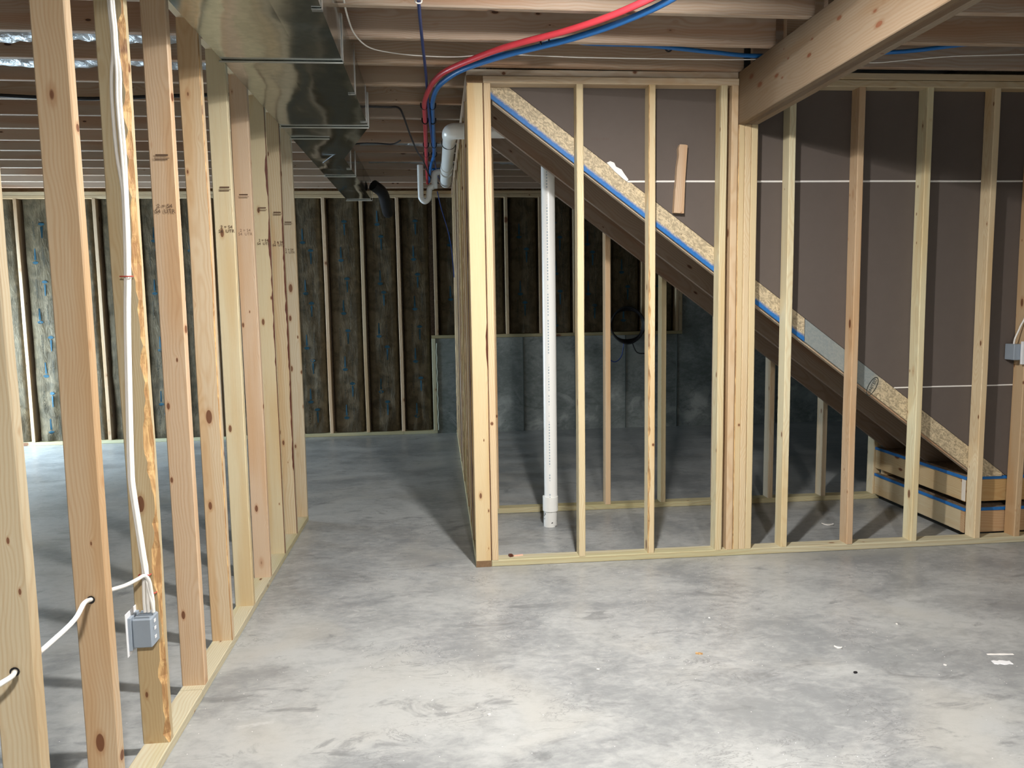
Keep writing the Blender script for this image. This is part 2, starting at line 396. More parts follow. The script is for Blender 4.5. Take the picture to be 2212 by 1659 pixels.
# recessed form seams on the concrete
for x in (.97, 1.58, 2.18, 2.80, 3.41, 4.02):
    box('form_seam', x-.006, x+.006, 9.046, 9.054, .0, 1.095 if x < 2.86 else 2.7, plain('seam_%d' % int(x*100), (.12, .14, .135), .9, .1), wb)
bm = bmesh.new(); bbox(bm, -5.45, -5.3, -4.2, 7.2, 0, 2.76); bbox(bm, -5.45, -5.3, 9.0, 9.3, 0, 2.76); bbox(bm, -5.45, -5.3, 7.2, 9.0, 1.80, 2.76)
w = prim('wall_left', bm, MAT['paint']); tag(w, kind='structure')
d1 = empty('door_1', (-5.37, 8.1, 0), None, None); d1['kind'] = 'structure'
for a, b in ((7.2, 7.26), (8.07, 8.13), (8.94, 9.0)): box('door_frame', -5.42, -5.32, a, b, 0, 1.80, MAT['fixture'], d1)
box('door_frame', -5.42, -5.32, 7.26, 8.94, 1.74, 1.80, MAT['fixture'], d1)
g = NT('door_glass'); g.t.nodes.remove(g.b); tr = g.n('ShaderNodeBsdfTransparent'); tr.inputs[0].default_value = (.93, .96, .95, 1); g.l(tr.outputs[0], g.out.inputs[0])
for a, b in ((7.26, 8.07), (8.13, 8.94)): box('door_glass', -5.375, -5.365, a, b, .02, 1.74, g.m, d1)
bm = bmesh.new(); bbox(bm, 7.0, 7.15, -4.2, 9.3, 0, 2.76); w = prim('wall_right', bm, MAT['conc']); tag(w, kind='structure')
bm = bmesh.new(); bbox(bm, -5.3, 7.0, -4.35, -4.2, 0, 2.76); w = prim('wall_front', bm, MAT['paint']); tag(w, kind='structure')
# ceiling: subfloor with a stair opening, joists as its children
JB, JT = 2.765, 3.05
SX0, SX1, SY0, SY1 = .32, 3.6, 4.50, 5.44
bm = bmesh.new()
for a in ((-5.45, SX0, -4.35, 9.4), (SX1, 7.15, -4.35, 9.4), (SX0, SX1, -4.35, SY0), (SX0, SX1, SY1, 9.4)): bbox(bm, *a, JT, JT+.019)
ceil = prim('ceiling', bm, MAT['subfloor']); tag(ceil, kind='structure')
bm = bmesh.new()
for a in ((SX0-.02, SX0, SY0, SY1, JB, 5.4), (SX1, SX1+.02, SY0, SY1, JT, 5.4), (SX0, SX1, SY0-.02, SY0, JT, 5.4), (SX0, SX1, SY1, SY1+.02, JB, 5.4), (SX0-.02, SX1+.02, SY0-.02, SY1+.02, 5.4, 5.42)): bbox(bm, *a)
prim('stairwell_light_block', bm, MAT['paint'], ceil)  # unseen closed box over the stair opening, added to stop daylight leaking in
bm = bmesh.new(); bbox(bm, -5.45, 7.15, 9.2, 9.4, JB, JT); bbox(bm, -5.45, 7.15, -4.35, -4.2, JB, JT); bbox(bm, -5.45, -5.3, -4.2, 9.2, JB, JT); bbox(bm, 7., 7.15, -4.2, 9.2, JB, JT)
prim('rim_joist', bm, MAT['joist'], ceil).color = (.45, .33, .22, 1)
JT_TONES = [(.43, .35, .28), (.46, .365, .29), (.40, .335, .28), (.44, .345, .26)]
def joist_run(Y0, x0, x1, slope):
    L = x1-x0; yc = Y0+slope*((x0+x1)/2-.15)
    me = board_mesh(.285, .038, L, MAT['joist'])
    o = bpy.data.objects.new('joist', me); COL.objects.link(o)
    X = Vector((0, 0, 1)); Z = Vector((1, slope, 0)).normalized(); Y = Z.cross(X)
    o.rotation_euler = Matrix((X, Y, Z)).transposed().to_euler(); o.location = ((x0+x1)/2, yc, JB+.1425)
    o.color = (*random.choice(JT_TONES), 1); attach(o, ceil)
for k in range(-18, 14):
    Yf = 3.495+.4118*k+.019
    if Yf < -4.1 or Yf > 9.15: continue
    xr = 1.715
    if 4.45 < Yf < 5.45: xr = .28
    joist_run(Yf, -5.28, xr, .022)
    if not 4.45 < Yf < 5.45: joist_run(Yf-.035-.012, 1.735, 6.98, .0)
# ================================================================== LEFT PARTITION
lw = empty('stud_wall', (-.99, 3.4, 0), 'open stud partition running back along the left, bare studs on a sole plate', 'stud wall')
XL = -.947; XA = XL-.0889
board('bottom_plate', XA, XL, 3.005, 5.52, 0, .038, lw, (.54, .49, .37), 'treated')
board('bottom_plate', XA, XL, .95, 3.003, 0, .038, lw, (.55, .50, .38), 'treated')
board('top_plate', XA, XL, .95, 5.52, 2.689, 2.727, lw)
board('top_plate', XA, XL, .95, 5.60, 2.727, 2.765, lw)
LT = {-4: (.62, .50, .36), -3: (.56, .47, .34), -2: (.60, .45, .31), -1: (.60, .50, .34), 0: (.68, .50, .355), 1: (.70, .55, .39),
      2: (.71, .62, .44), 3: (.68, .51, .38), 4: (.68, .58, .40), 5: (.66, .54, .38), 6: (.66, .57, .44)}
WANE = {-1: (1, 1, .030, -1.3, 1.3, False), 2: None, 4: (1, 1, .014, -.2, 1.0, True), 5: (1, 1, .016, -.9, .7, True), 1: (1, 1, .007, -.3, 1.1, False)}
stamp_me = text_obj('stamp', '2 = S4\nS4  UTR', .021, MAT['stamp'], None)
bars_me = None
bm = bmesh.new(); bbox(bm, -.022, .022, .004, .011, 0, .0003); bbox(bm, -.027, .027, -.004, -.002, 0, .0003); bbox(bm, -.025, .020, -.010, -.007, 0, .0003)
bars = bpy.data.meshes.new('bars'); bm.to_mesh(bars); bm.free(); bars.materials.append(MAT['stamp'])
LSTUD = {}
for k in range(-4, 7):
    y0 = 3.0429+S*k; wn = WANE.get(k)
    # local X = world X, local Y = -? ; the board faces -Y with its wide side
    o = board('stud', XA, XL, y0, y0+.038, .038, 2.689, lw, LT[k], seg=90 if wn else 10, wane=(wn[0], -1, wn[2], wn[3], wn[4], wn[5]) if wn else None, seed=k+20, jit=.004)
    LSTUD[k] = o
    if k >= 0 and k != 1:
        zst = 1.94-.045*(k)
        c = -.99+(k % 3)*.005
        place_mesh('grade_stamp', stamp_me, face_y(c, y0-.0022, 1.875+.02*(k % 2), 0), o)
        place_mesh('grade_mark', bars, face_y(c, y0-.0022, 2.06+.02*(k % 2), 0), o)
# ================================================================== SIDE PARTITION
sw = empty('stud_wall', (.225, 6.6, 0), 'open stud partition receding behind the tall corner stud, seen edge-on', 'stud wall')
board('bottom_plate', .181, .270, 4.370, 9.04, 0, .038, sw, (.55, .45, .27))
board('top_plate', .181, .270, 4.370, 9.04, 2.689, 2.727, sw, (.42, .30, .22))
board('top_plate', .181, .270, 4.465, 9.04, 2.727, 2.765, sw)
for z_ in (.001, 2.690):
    q_ = box('end_grain', .182, .269, 4.3685, 4.3698, z_, z_+.036, plain('end_grain_%d' % int(z_), (.20, .125, .07), .8, .2, vary=.35, scale=70), sw); q_['label'] = 'dark sawn end of the plate'
o = board('stud', .181, .270, 4.370, 4.408, .038, 2.689, sw, (.76, .61, .39), seg=70, wane=(1, -1, .013, -.20, .06, True), seed=61, jit=.003)
tag(o, 'bright corner stud with a dark split knot')
for k in range(0, 12):
    y = 4.42+.05+S*k+.30
    if y < 8.98: board('stud', .181, .270, y, y+.038, .038, 2.689, sw, None, seg=24, wane=(-1, -1, .010, -1.2, .8, k % 3 == 0) if k % 2 == 0 else None, seed=70+k, jit=.003)
# ================================================================== FRONT STAIR WALL
fw = empty('stud_wall', (2.0, 4.414, 0), 'front stud wall of the stairs with drywall behind its studs, on a greenish plate', 'stud wall')
YF0, YF1 = 4.3693, 4.4582
board('bottom_plate', .272, 6.4, YF0, YF1, 0, .038, fw, (.52, .475, .35), 'treated')
board('top_plate', .272, 1.695, YF0, YF1, 2.689, 2.727, fw, (.72, .58, .43))
board('top_plate', .185, 1.695, YF0+.012, YF1, 2.729, 2.765, fw, (.58, .50, .42))
board('top_plate', 1.815, 6.4, YF0, YF1, 2.689, 2.727, fw, (.62, .50, .34))
board('top_plate', 1.815, 6.4, YF0, YF1, 2.729, 2.765, fw, (.60, .48, .33))
FS = [(.272, .310, (.74, .57, .38), None), (.780, .818, (.72, .60, .40), None), (1.187, 1.225, (.76, .62, .41), (1, -1, .014, -1.2, .2, False)),
      (1.593, 1.631, (.72, .62, .42), None), (1.993, 2.031, (.80, .72, .52), None), (2.399, 2.437, (.64, .46, .31), None),
      (2.806, 2.844, (.82, .74, .52), None), (3.212, 3.250, (.80, .65, .45), None), (3.475, 3.513, (.62, .45, .29), None),
      (3.62, 3.658, None, None), (4.025, 4.063, None, None), (4.43, 4.468, None, None), (4.84, 4.878, None, None), (5.24, 5.278, None, None), (5.65, 5.688, None, None)]
for i, (a, b, tn, wn) in enumerate(FS):
    if wn:   # board width runs along Y here: local X = world Y, so the waned corner is (-1, .)
        o = board('stud', a, b, YF0, YF1, .038, 2.689, fw, tn, seg=120, wane=(-1, 1, .020, -1.25, .35, False), seed=33+i, jit=.003)
    else: board('stud', a, b, YF0, YF1, .038, 2.689, fw, tn, seg=8, seed=33+i, jit=.004)
o = board('stud', 1.657, 1.695, YF0, YF1, .038, 2.689, fw, (.70, .52, .35), seg=6, seed=90, jit=.002)
# waned piece nailed to corner: knot tuft
# ------------------------------------------------ post and beam
sp = empty('support_post', (1.754, 4.414, .038), 'built-up post of three studs carrying the big beam in the stair wall', 'post')
for i, tn in enumerate([(.72, .57, .36), (.74, .59, .40), (.73, .60, .39)]):
    board('stud', 1.697+.038*i+.0006, 1.735+.038*i-.0006, YF0, YF1, .038, 2.478, sp, tn, seg=10, wane=(-1, 1, .006, -.2, 1.0, False) if i == 0 else None, seed=95+i, jit=.002)
bmm = empty('support_beam', (1.754, 0, 2.478), 'deep three-ply beam of brown planks crossing the ceiling at right', 'beam')
for i in range(3):
    x0 = 1.697+.038*i
    board('ply', x0+.0006, x0+.038-.0006, -4.19, 4.458, 2.478, 2.763, bmm, [(.225, .165, .115), (.17, .12, .085), (.27, .21, .16)][i], 'wood', seg=2, seed=i)
# ================================================================== BACK STAIR WALL
bw = empty('stud_wall', (1.9, 5.53, 0), 'rear stud wall behind the stairs, seen through the front studs', 'stud wall')
board('bottom_plate', .272, 3.26, 5.488, 5.577, 0, .038, bw, (.42, .38, .25), 'treated')
board('top_plate', .272, 6.4, 5.488, 5.577, 2.689, 2.727, bw)
board('top_plate', .272, 6.4, 5.488, 5.577, 2.727, 2.765, bw)
BT = [(.62, .45, .3), None, (.66, .48, .32), (.62, .52, .34), None, (.56, .48, .38), (.60, .50, .38), (.66, .56, .40)]
for k in range(8):
    xr = .4017+S*k
    if k == 1: xr += .0
    board('stud', xr-.038, xr, 5.488, 5.577, .038, 2.689, bw, BT[k], seg=4, seed=110+k, jit=.003)
# ================================================================== FAR FRAMED WALLS
YW = 9.04
iw = empty('insulated_wall', (-3.2, 9.08, 0), 'full-height insulated stud wall at the far left with brown paper batts', 'wall framing')
board('bottom_plate', -5.28, -.43, YW, YW+.14, 0, .038, iw, (.50, .50, .36))
board('bottom_plate', -.428, -.04, YW-.002, YW+.14, 0, .038, iw, (.50, .50, .36))
for z in (2.689, 2.727): board('top_plate', -5.28, 2.86, YW, YW+.14, z+.0005, z+.0375, iw, (.60, .46, .30))
fx = [-1.247-.019-S*k+.019 for k in range(0, 10)]
studs_x = sorted([-1.247-S*k for k in range(10)]+[-.835, -.431])
for x in studs_x: board('stud', x-.019, x+.019, YW, YW+.14, .038, 2.689, iw, random.choice([(.62, .50, .36), (.66, .50, .36), (.56, .42, .30)]), seg=6, seed=int(abs(x)*10), jit=.004)
board('stud', -.084, -.040, YW-.004, YW+.14, .038, 1.10, iw, (.55, .55, .42))
uw = empty('insulated_wall', (1.4, 9.10, 1.1), 'short insulated stud wall standing on the concrete half wall', 'wall framing')
board('bottom_plate', -.085, 2.86, YW, YW+.14, 1.10, 1.138, uw, (.42, .38, .24))
ux = [-.02, .386, .795, 1.187, 1.585, 1.99, 2.39, 2.80]
for x in ux: board('stud', x-.019, x+.019, YW, YW+.14, 1.138, 2.689, uw, random.choice([(.56, .44, .30), (.50, .38, .26)]))
board('stud', 2.822, 2.86, YW, YW+.14, 1.138, 2.689, uw, (.5, .4, .28))
# kraft faced batts; the print (a fan with a stem, lettering beside it) lies on the paper
FIG = ([(.034*math.cos(math.radians(x)), .034*math.sin(math.radians(x))) for x in range(20, 161, 20)]+[(0, -.004)], [tuple(range(9))])
STEM = ([(-.011, -.012), (.011, -.012), (.009, -.055), (.007, -.10), (.006, -.135), (-.006, -.135), (-.007, -.10), (-.009, -.055)], [(0, 1, 2, 7), (2, 3, 6, 7), (3, 4, 5, 6)])
wm = text_obj('word', 'E\nC\nO\nB\nA\nT\nT', .034, MAT['inkgrey'], None)
WORD = ([(v.co.x, v.co.y) for v in wm.vertices], [tuple(p.vertices) for p in wm.polygons if p.normal.z > .9])
def batt(x0, x1, z0, z1, parent, seed, amp=.016):
    nx, nz = 11, max(12, int((z1-z0)/.05)); V = []; F = []
    xc, zc = (x0+x1)/2, (z0+z1)/2
    def surf(x, z):
        u = min(1, max(0, (x-x0)/(x1-x0))); v = (z-z0)/(z1-z0)
        b = math.sin(math.pi*u)**.5*.024
        lowf = 1.+1.3*max(0, 1-v*2.2)
        d = (noise.noise(Vector((x*9+seed*3, seed*11, z*2.2)))*amp+noise.noise(Vector((x*24, seed*5, z*6)))*amp*.6)*lowf*math.sin(math.pi*u)**.4
        return .060-b-d
    for j in range(nz+1):
        for i in range(nx+1):
            x = x0+(x1-x0)*i/nx; z = z0+(z1-z0)*j/nz
            V.append((x-xc, surf(x, z)+(.075 if i in (0, nx) else 0.), z-zc))
    for j in range(nz):
        for i in range(nx):
            a = j*(nx+1)+i; F.append((a, a+1, a+nx+2, a+nx+1))
    o = mesh('insulation_batt', V, F, MAT['kraft'], None, smooth=True); o.location = (xc, YW, zc); attach(o, parent)
    rnd = random.Random(seed); z = z0+.15+rnd.random()*.2; k = 0; PV, PF, PM = [], [], []
    while z < z1-.15:
        s = 1 if (k+seed) % 2 == 0 else -1; fx_ = xc+s*.03+rnd.uniform(-.02, .02)
        for (vv, ff, m, ox, oz) in ((*FIG, 0, fx_, z+s*.06), (*STEM, 0, fx_, z+s*.06), (*WORD, 1, fx_-s*.085, z)):
            b0 = len(PV)
            for (a, c) in vv:
                x = ox+a*s; zz = oz+c*s; PV.append((x-xc, surf(x, zz)-.004, zz-zc))
            PF += [tuple(b0+i for i in f) for f in ff]; PM += [m]*len(ff)
        z += .235+.08*(k % 2)+rnd.uniform(0, .06); k += 1
    p_ = mesh('printed_lettering', PV, PF, [MAT['inkblue'], MAT['inkgrey']], None, midx=PM); p_.location = (xc, YW, zc); attach(p_, o)
edges = studs_x+[-.06]
for i in range(len(edges)-1): 
    if edges[i] > -5.3: batt(edges[i]+.028, edges[i+1]-.030, .042, 2.686, iw, i)
for i in range(len(ux)-1): batt(ux[i]+.028, ux[i+1]-.028, 1.142, 2.686, uw, 40+i, .010)
# foam bead down the edge of the concrete
tube('foam_bead', [(-.030+.004*math.sin(i*2.1), 9.044, .04+i*.053) for i in range(20)], .008, MAT['foam'], iw, n=6, sub=2)
# ================================================================== STAIRS
def zb(x): return .402+.752*(3.25-x)
ang = math.atan(.752); ct = math.cos(ang)
st = empty('staircase', (3.2, 4.95, .396), 'straight wooden staircase seen from below, three dark stringers sloping down to the right', 'stairs')
def slope_board(name, y0, y1, xa, xb, off0, off1, mat, tone, parent, cutlow=None, up=None):
    """parallelogram board between x=xa..xb, its lower edge off0 above line zb, upper edge off1 (vertical offsets); mesh local, x along slope"""
    P = []
    low = [(xa, zb(xa)+off0), (xb, zb(xb)+off0)]; hi = [(xb, zb(xb)+off1), (xa, zb(xa)+off1)]
    poly = low+hi
    if cutlow is not None:       # clip everything below z=cutlow
        out = []
        for i in range(len(poly)):
            a, b = poly[i], poly[(i+1) % len(poly)]
            if a[1] >= cutlow: out.append(a)
            if (a[1] >= cutlow) != (b[1] >= cutlow):
                s = (cutlow-a[1])/(b[1]-a[1]); out.append((a[0]+(b[0]-a[0])*s, cutlow))
        poly = out
    if up is not None:
        out = []
        for i in range(len(poly)):
            a, b = poly[i], poly[(i+1) % len(poly)]
            if a[1] <= up: out.append(a)
            if (a[1] <= up) != (b[1] <= up):
                s = (up-a[1])/(b[1]-a[1]); out.append((a[0]+(b[0]-a[0])*s, up))
        poly = out
    cx, cz = xa, zb(xa)+off0; ym = (y0+y1)/2
    # local frame: length axis = slope direction (local Z for wood, local X for osb)
    d = Vector((ct, 0, -math.sin(ang))); nrm = Vector((math.sin(ang), 0, ct))
    loc = []
    for (x, z) in poly:
        v = Vector((x-cx, 0, z-cz)); loc.append((v.dot(d), v.dot(nrm)))
    n = len(loc); hy = (y1-y0)/2; V = []
    if mat.name.startswith('joist') or mat.name.startswith('framing'):
        for s in (-hy, hy): V += [(b, s, a) for (a, b) in loc]
        R = Matrix((nrm, Vector((0, -1, 0)) if nrm.cross(Vector((0, 1, 0))).dot(d) < 0 else Vector((0, 1, 0)), d)).transposed()
    else:
        for s in (-hy, hy): V += [(a, s, b) for (a, b) in loc]
        R = Matrix((d, Vector((0, 1, 0)), nrm)).transposed()
    F = [tuple(range(n)), tuple(range(2*n-1, n-1, -1))]+[(i, i+n, (i+1) % n+n, (i+1) % n) for i in range(n)]
    me = bpy.data.meshes.new(name); me.from_pydata(V, [], F); me.materials.append(mat); me.update()
    bm = bmesh.new(); bm.from_mesh(me); bmesh.ops.recalc_face_normals(bm, faces=bm.faces[:]); bm.to_mesh(me); bm.free()
    o = bpy.data.objects.new(name, me); COL.objects.link(o); o.location = (cx, ym, cz); o.rotation_euler = R.to_euler()
    if tone: o.color = (*tone, 1)
    attach(o, parent); return o
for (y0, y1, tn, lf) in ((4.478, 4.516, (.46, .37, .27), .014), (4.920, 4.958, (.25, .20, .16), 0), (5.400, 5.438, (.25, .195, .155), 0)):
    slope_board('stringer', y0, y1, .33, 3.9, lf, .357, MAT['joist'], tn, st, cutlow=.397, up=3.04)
for k in range(13):     # treads and risers resting on the stringers
    z = .396+.198*(k+1); x1 = 3.25-(.198*(k+1)-.357+.006)/.752-.0
    x1 = 3.25-(z-.402-.357)/.752
    if x1 < .4: break
    if z < 3.0:
        board('tread', x1-.27, x1+.015, 4.479, 5.437, z-.0, z+.019, st, (.5, .38, .24))
        board('riser', x1-.018, x1, 4.479, 5.437, z-.178, z-.001, st, (.5, .38, .24))
slope_board('osb_strip', 4.4592, 4.477, .30, 2.150, .026, .160, osb_mat('osb_blue', (.54, .45, .30), paint=.022), None, st, up=2.688)['label'] = 'osb strip with blue painted lower edge'
slope_board('osb_strip', 4.4592, 4.477, 2.154, 3.44, .026, .160, osb_mat('osb_grey', (.54, .45, .30), grey=(.50, .60)), None, st, cutlow=.397)['label'] = 'osb strip with grey printed area'
# blue factory paint on the lower edge of the strip
slope_board('painted_edge', 4.4575, 4.4590, .32, 2.150, .024, .046, MAT['blue'], None, st, up=2.688)
# oval stamp on the strip
oval = empty
d = Vector((ct, 0, -math.sin(ang)))
cx_, cz_ = 2.582, .975
rotm = math.radians(62)
bm = bmesh.new(); N = 28; ro = [];
for i in range(N):
    a = 2*math.pi*i/N; ro.append((bm.verts.new((.062*math.cos(a), .027*math.sin(a), 0)), bm.verts.new((.056*math.cos(a), .022*math.sin(a), 0))))
for i in range(N):
    a, b = ro[i], ro[(i+1) % N]; bm.faces.new((a[0], b[0], b[1], a[1]))
me = bpy.data.meshes.new('oval'); bm.to_mesh(me); bm.free(); me.materials.append(MAT['inkgrey'])
strip2 = [o for o in bpy.data.objects if o.name.startswith('osb_strip')][-1]
place_mesh('oval_stamp', me, face_y(cx_, 4.4583, cz_, rotm), st)
place_mesh('oval_lettering', text_obj('w', 'UNITED', .027, MAT['inkgrey'], None), face_y(cx_, 4.4581, cz_, rotm), st)
# ------------------------------------------------ landing
ld = empty('stair_landing', (3.8, 4.96, .038), 'two-tier framed landing with blue edged decks at the foot of the stairs', 'stair landing')
PX0, PX1, PY0, PY1 = 3.222, 4.35, 4.476, 5.486
for (z0, tn, t2) in ((.038, (.62, .51, .35), (.56, .37, .22)), (.236, (.60, .45, .27), (.52, .34, .16))):
    board('rim_board', PX0, PX1, PY0, PY0+.038, z0, z0+.14, ld, t2)
    board('rim_board', PX0, PX0+.038, PY0+.0385, PY1, z0, z0+.14, ld, tn)
    board('rim_board', PX1-.038, PX1, PY0+.0385, PY1, z0, z0+.14, ld, tn)
    o = box('deck', PX0-.004, PX1, PY0-.002, PY1, z0+.1405, z0+.159, MAT['deck'], ld)
    box('painted_edge', PX0-.006, PX0-.0042, PY0-.002, PY1, z0+.140, z0+.160, MAT['blue'], o)
    box('painted_edge', PX0-.004, PX1, PY0-.004, PY0-.0022, z0+.140, z0+.160, MAT['blue'], o)
for (x, y) in ((PX0+.03, PY1-.10), (PX0+.55, PY1-.10), (PX0+.60, PY0+.3), (PX1-.1, PY0+.2), (PX1-.1, PY1-.1)):
    board('spacer_block', x, x+.089, y, y+.075, .1975, .2355, ld, (.6, .47, .3))
e = box('board_end', PX0-.0015, PX0-.0002, PY0+.001, PY0+.037, .240, .374, plain('end_grain_primer', (.66, .60, .52), .7, .2), ld); e['label'] = 'pale sealed board end'
board('cleat', PX0+.002, PX0+.04, PY1+.004, PY1+.09, .197, .62, ld, (.62, .54, .38))
# ================================================================== DRYWALL
dw = empty('drywall', (2.4, 4.465, .4), 'brown paper back of drywall hung behind the front stair studs', 'drywall')
def dry(z0, z1):
    # polygon clipped below the stair line (upper edge of the OSB strip)
    poly = [(.31, z0), (6.4, z0), (6.4, z1), (.31, z1)]; out = []
    f = lambda p: p[1]-(zb(p[0])+.163)
    for i in range(4):
        a, b = poly[i], poly[(i+1) % 4]
        if f(a) >= 0: out.append(a)
        if (f(a) >= 0) != (f(b) >= 0):
            s = f(a)/(f(a)-f(b)); out.append((a[0]+(b[0]-a[0])*s, a[1]+(b[1]-a[1])*s))
    n = len(out); c = (3.3, 4.4665, (z0+z1)/2)
    V = [(x-c[0], s, z-c[2]) for s in (-.0063, .0063) for (x, z) in out]
    F = [tuple(range(n)), tuple(range(2*n-1, n-1, -1))]+[(i, i+n, (i+1) % n+n, (i+1) % n) for i in range(n)]
    o = mesh('drywall_sheet', V, F, MAT['drywall'], None); o.location = c; attach(o, dw); return o
s1 = dry(2.183, 2.76); s2 = dry(.965, 2.178); s3 = dry(.400, .960)
def seam(x0, x1, z, r): tube('mud_seam', [(x0+(x1-x0)*i/16, 4.4595, z+.0006*math.sin(i*1.7)) for i in range(17)], r, MAT['mud'], dw, n=6, sub=2, flat=1.2)
seam(1.085, 6.4, 2.180, .0052); seam(2.72, 6.4, .9625, .0040)
pts = [(.965, 2.283), (.985, 2.292), (1.008, 2.283), (1.018, 2.262), (1.050, 2.246), (1.066, 2.222), (1.090, 2.190), (1.080, 2.180), (1.060, 2.194), (1.010, 2.236)]
V = [(x-1.03, s, z-2.23) for s in (-.006, .004) for (x, z) in pts]; n = len(pts)
o = mesh('mud_blob', V, [tuple(range(n)), tuple(range(2*n-1, n-1, -1))]+[(i, i+n, (i+1) % n+n, (i+1) % n) for i in range(n)], MAT['mud'], None); o.location = (1.03, 4.456, 2.23); attach(o, dw)
place_mesh('date_stamp', text_obj('d', 'ET 01:10:44', .021, MAT['faint'], None), face_y(.93, 4.4597, 2.414, 0, False), s1)
# loose nailer block on the drywall seam
bm = bmesh.new(); L = [(-.030, -.186), (.028, -.190), (.034, .0), (.046, .186), (.036, .190), (.002, .192), (-.006, .17), (-.004, .13), (-.014, .06), (-.020, -.04), (-.024, -.06), (-.026, -.10)]
f = [bm.verts.new((x, -.018, z)) for x, z in L]; g2 = [bm.verts.new((x, .018, z)) for x, z in L]
bm.faces.new(f); bm.faces.new(g2[::-1])
for i in range(len(L)): bm.faces.new((f[i], g2[i], g2[(i+1) % len(L)], f[(i+1) % len(L)]))
o = prim('wood_block', bm, MAT['wood'], loc=(1.376, 4.440, 2.188)); o.color = (.52, .40, .29, 1)
tag(o, 'short torn scrap of lumber fixed over the drywall seam', 'wood block')
# ================================================================== DUCT
du = empty('air_duct', (-.64, 3.4, 2.56), 'galvanised sheet metal trunk duct hung under the joists at left', 'duct')
DX0, DX1, DZ = -.892, -.385, 2.56
def ducts(y0, y1, xa0, xa1, xb0, xb1, z0=DZ, z1=2.763):
    c = Vector(((xa0+xa1)/2, (y0+y1)/2, (z0+z1)/2))
    # bottom is a gently oil-canned grid
    nx, ny = 6, 8; V = []; F = []
    for j in range(ny+1):
        for i in range(nx+1):
            u, v = i/nx, j/ny; xl = xa0+(xb0-xa0)*v; xr = xa1+(xb1-xa1)*v
            ed = math.sin(math.pi*u)*math.sin(math.pi*v)
            V.append((xl+(xr-xl)*u-c.x, y0+(y1-y0)*v-c.y, z0-c.z+ed*.006*noise.noise(Vector((u*2+y0*3, v*2, 2)))))
    for j in range(ny):
        for i in range(nx):
            a = j*(nx+1)+i; F.append((a, a+nx+1, a+nx+2, a+1))
    b = len(V)
    for (x, y) in ((xa0, y0), (xa1, y0), (xb1, y1), (xb0, y1)): V += [(x-c.x, y-c.y, z0-c.z), (x-c.x, y-c.y, z1-c.z)]
    for i in range(4):
        p, q = b+2*i, b+2*((i+1) % 4); F.append((p, q, q+1, p+1))
    F.append((b+1, b+3, b+5, b+7))
    o = mesh('duct_section', V, F, MAT['duct'], None); o.location = c; attach(o, du)
cl = [1.08, 2.33, 3.585, 4.865]
for a, b in zip(cl[:-1], cl[1:]): ducts(a+.0015, b-.0015, DX0, DX1, DX0, DX1)
ducts(-.2, 1.0785, DX0, DX1, DX0, DX1)
ducts(4.8665, 5.9, DX0, DX1, DX0, -.648)
ducts(5.9015, 6.70, DX0, -.648, DX0, -.648)
ducts(6.7015, 8.25, DX0, -.648, DX0, -.648)
def cleat(y, x0, x1, side=True):
    box('drive_cleat', x0-.012, x1+.006, y-.014, y+.014, DZ-.0045, DZ-.001, MAT['duct'], du, .001)
    box('drive_cleat', x0-.010, x1+.004, y-.016, y-.0145, DZ-.011, DZ-.0045, MAT['zinc'], du)
    if side: box('drive_cleat', x1+.001, x1+.0045, y-.014, y+.014, DZ, 2.76, MAT['zinc'], du)
for y in cl[1:]: cleat(y, DX0, DX1)
cleat(5.19, DX0, -.66-.0, False); cleat(6.70, DX0, -.648); cleat(8.24, DX0, -.64)
for y in (2.95, 4.1, 4.72, 6.35): # hanger straps down the right side
    box('hanger_strap', -.384+(0 if y < 5 else -.264), -.382+(0 if y < 5 else -.264), y, y+.026, DZ-.002, 2.80, MAT['zinc'], du)
    box('hanger_strap', -.42+(0 if y < 5 else -.264), -.382+(0 if y < 5 else -.264), y, y+.026, DZ-.0045, DZ-.002, MAT['zinc'], du)
# boot at the duct end with dark flex
tube('dark_boot', [(-.60, 7.9, 2.66), (-.52, 8.0, 2.60), (-.50, 8.2, 2.50), (-.50, 8.5, 2.46), (-.5, 8.9, 2.60)], .055, MAT['black'], du, n=12)
# foil wrapped branch ducts between the joists
def flex(y, x0, x1, z, r, label):
    n = int((x1-x0)/.045); o = tube('flex_duct', [(x0+(x1-x0)*i/n, y+.012*math.sin(i*.5), z+.008*math.sin(i*.37)) for i in range(n+1)], r, MAT['foil'], None, n=14, sub=1, rfun=lambda u: r*(1+.05*math.sin(u*n*3.1)))
    tag(o, label, 'duct', 'foil wrapped branch ducts between the joists')
flex(4.07, -3.4, -1.05, 2.868, .085, 'foil wrapped branch duct nearest the front, between joists at upper left')
flex(4.485, -2.6, -1.05, 2.868, .085, 'second foil wrapped branch duct at upper left, behind the nearest one')
flex(6.61, -.60, 1.6, 2.872, .085, 'foil wrapped branch duct leaving the trunk duct towards the stairs')
flex(7.43, -.60, 1.6, 2.872, .085, 'farthest foil wrapped branch duct, behind the one leaving the trunk duct')
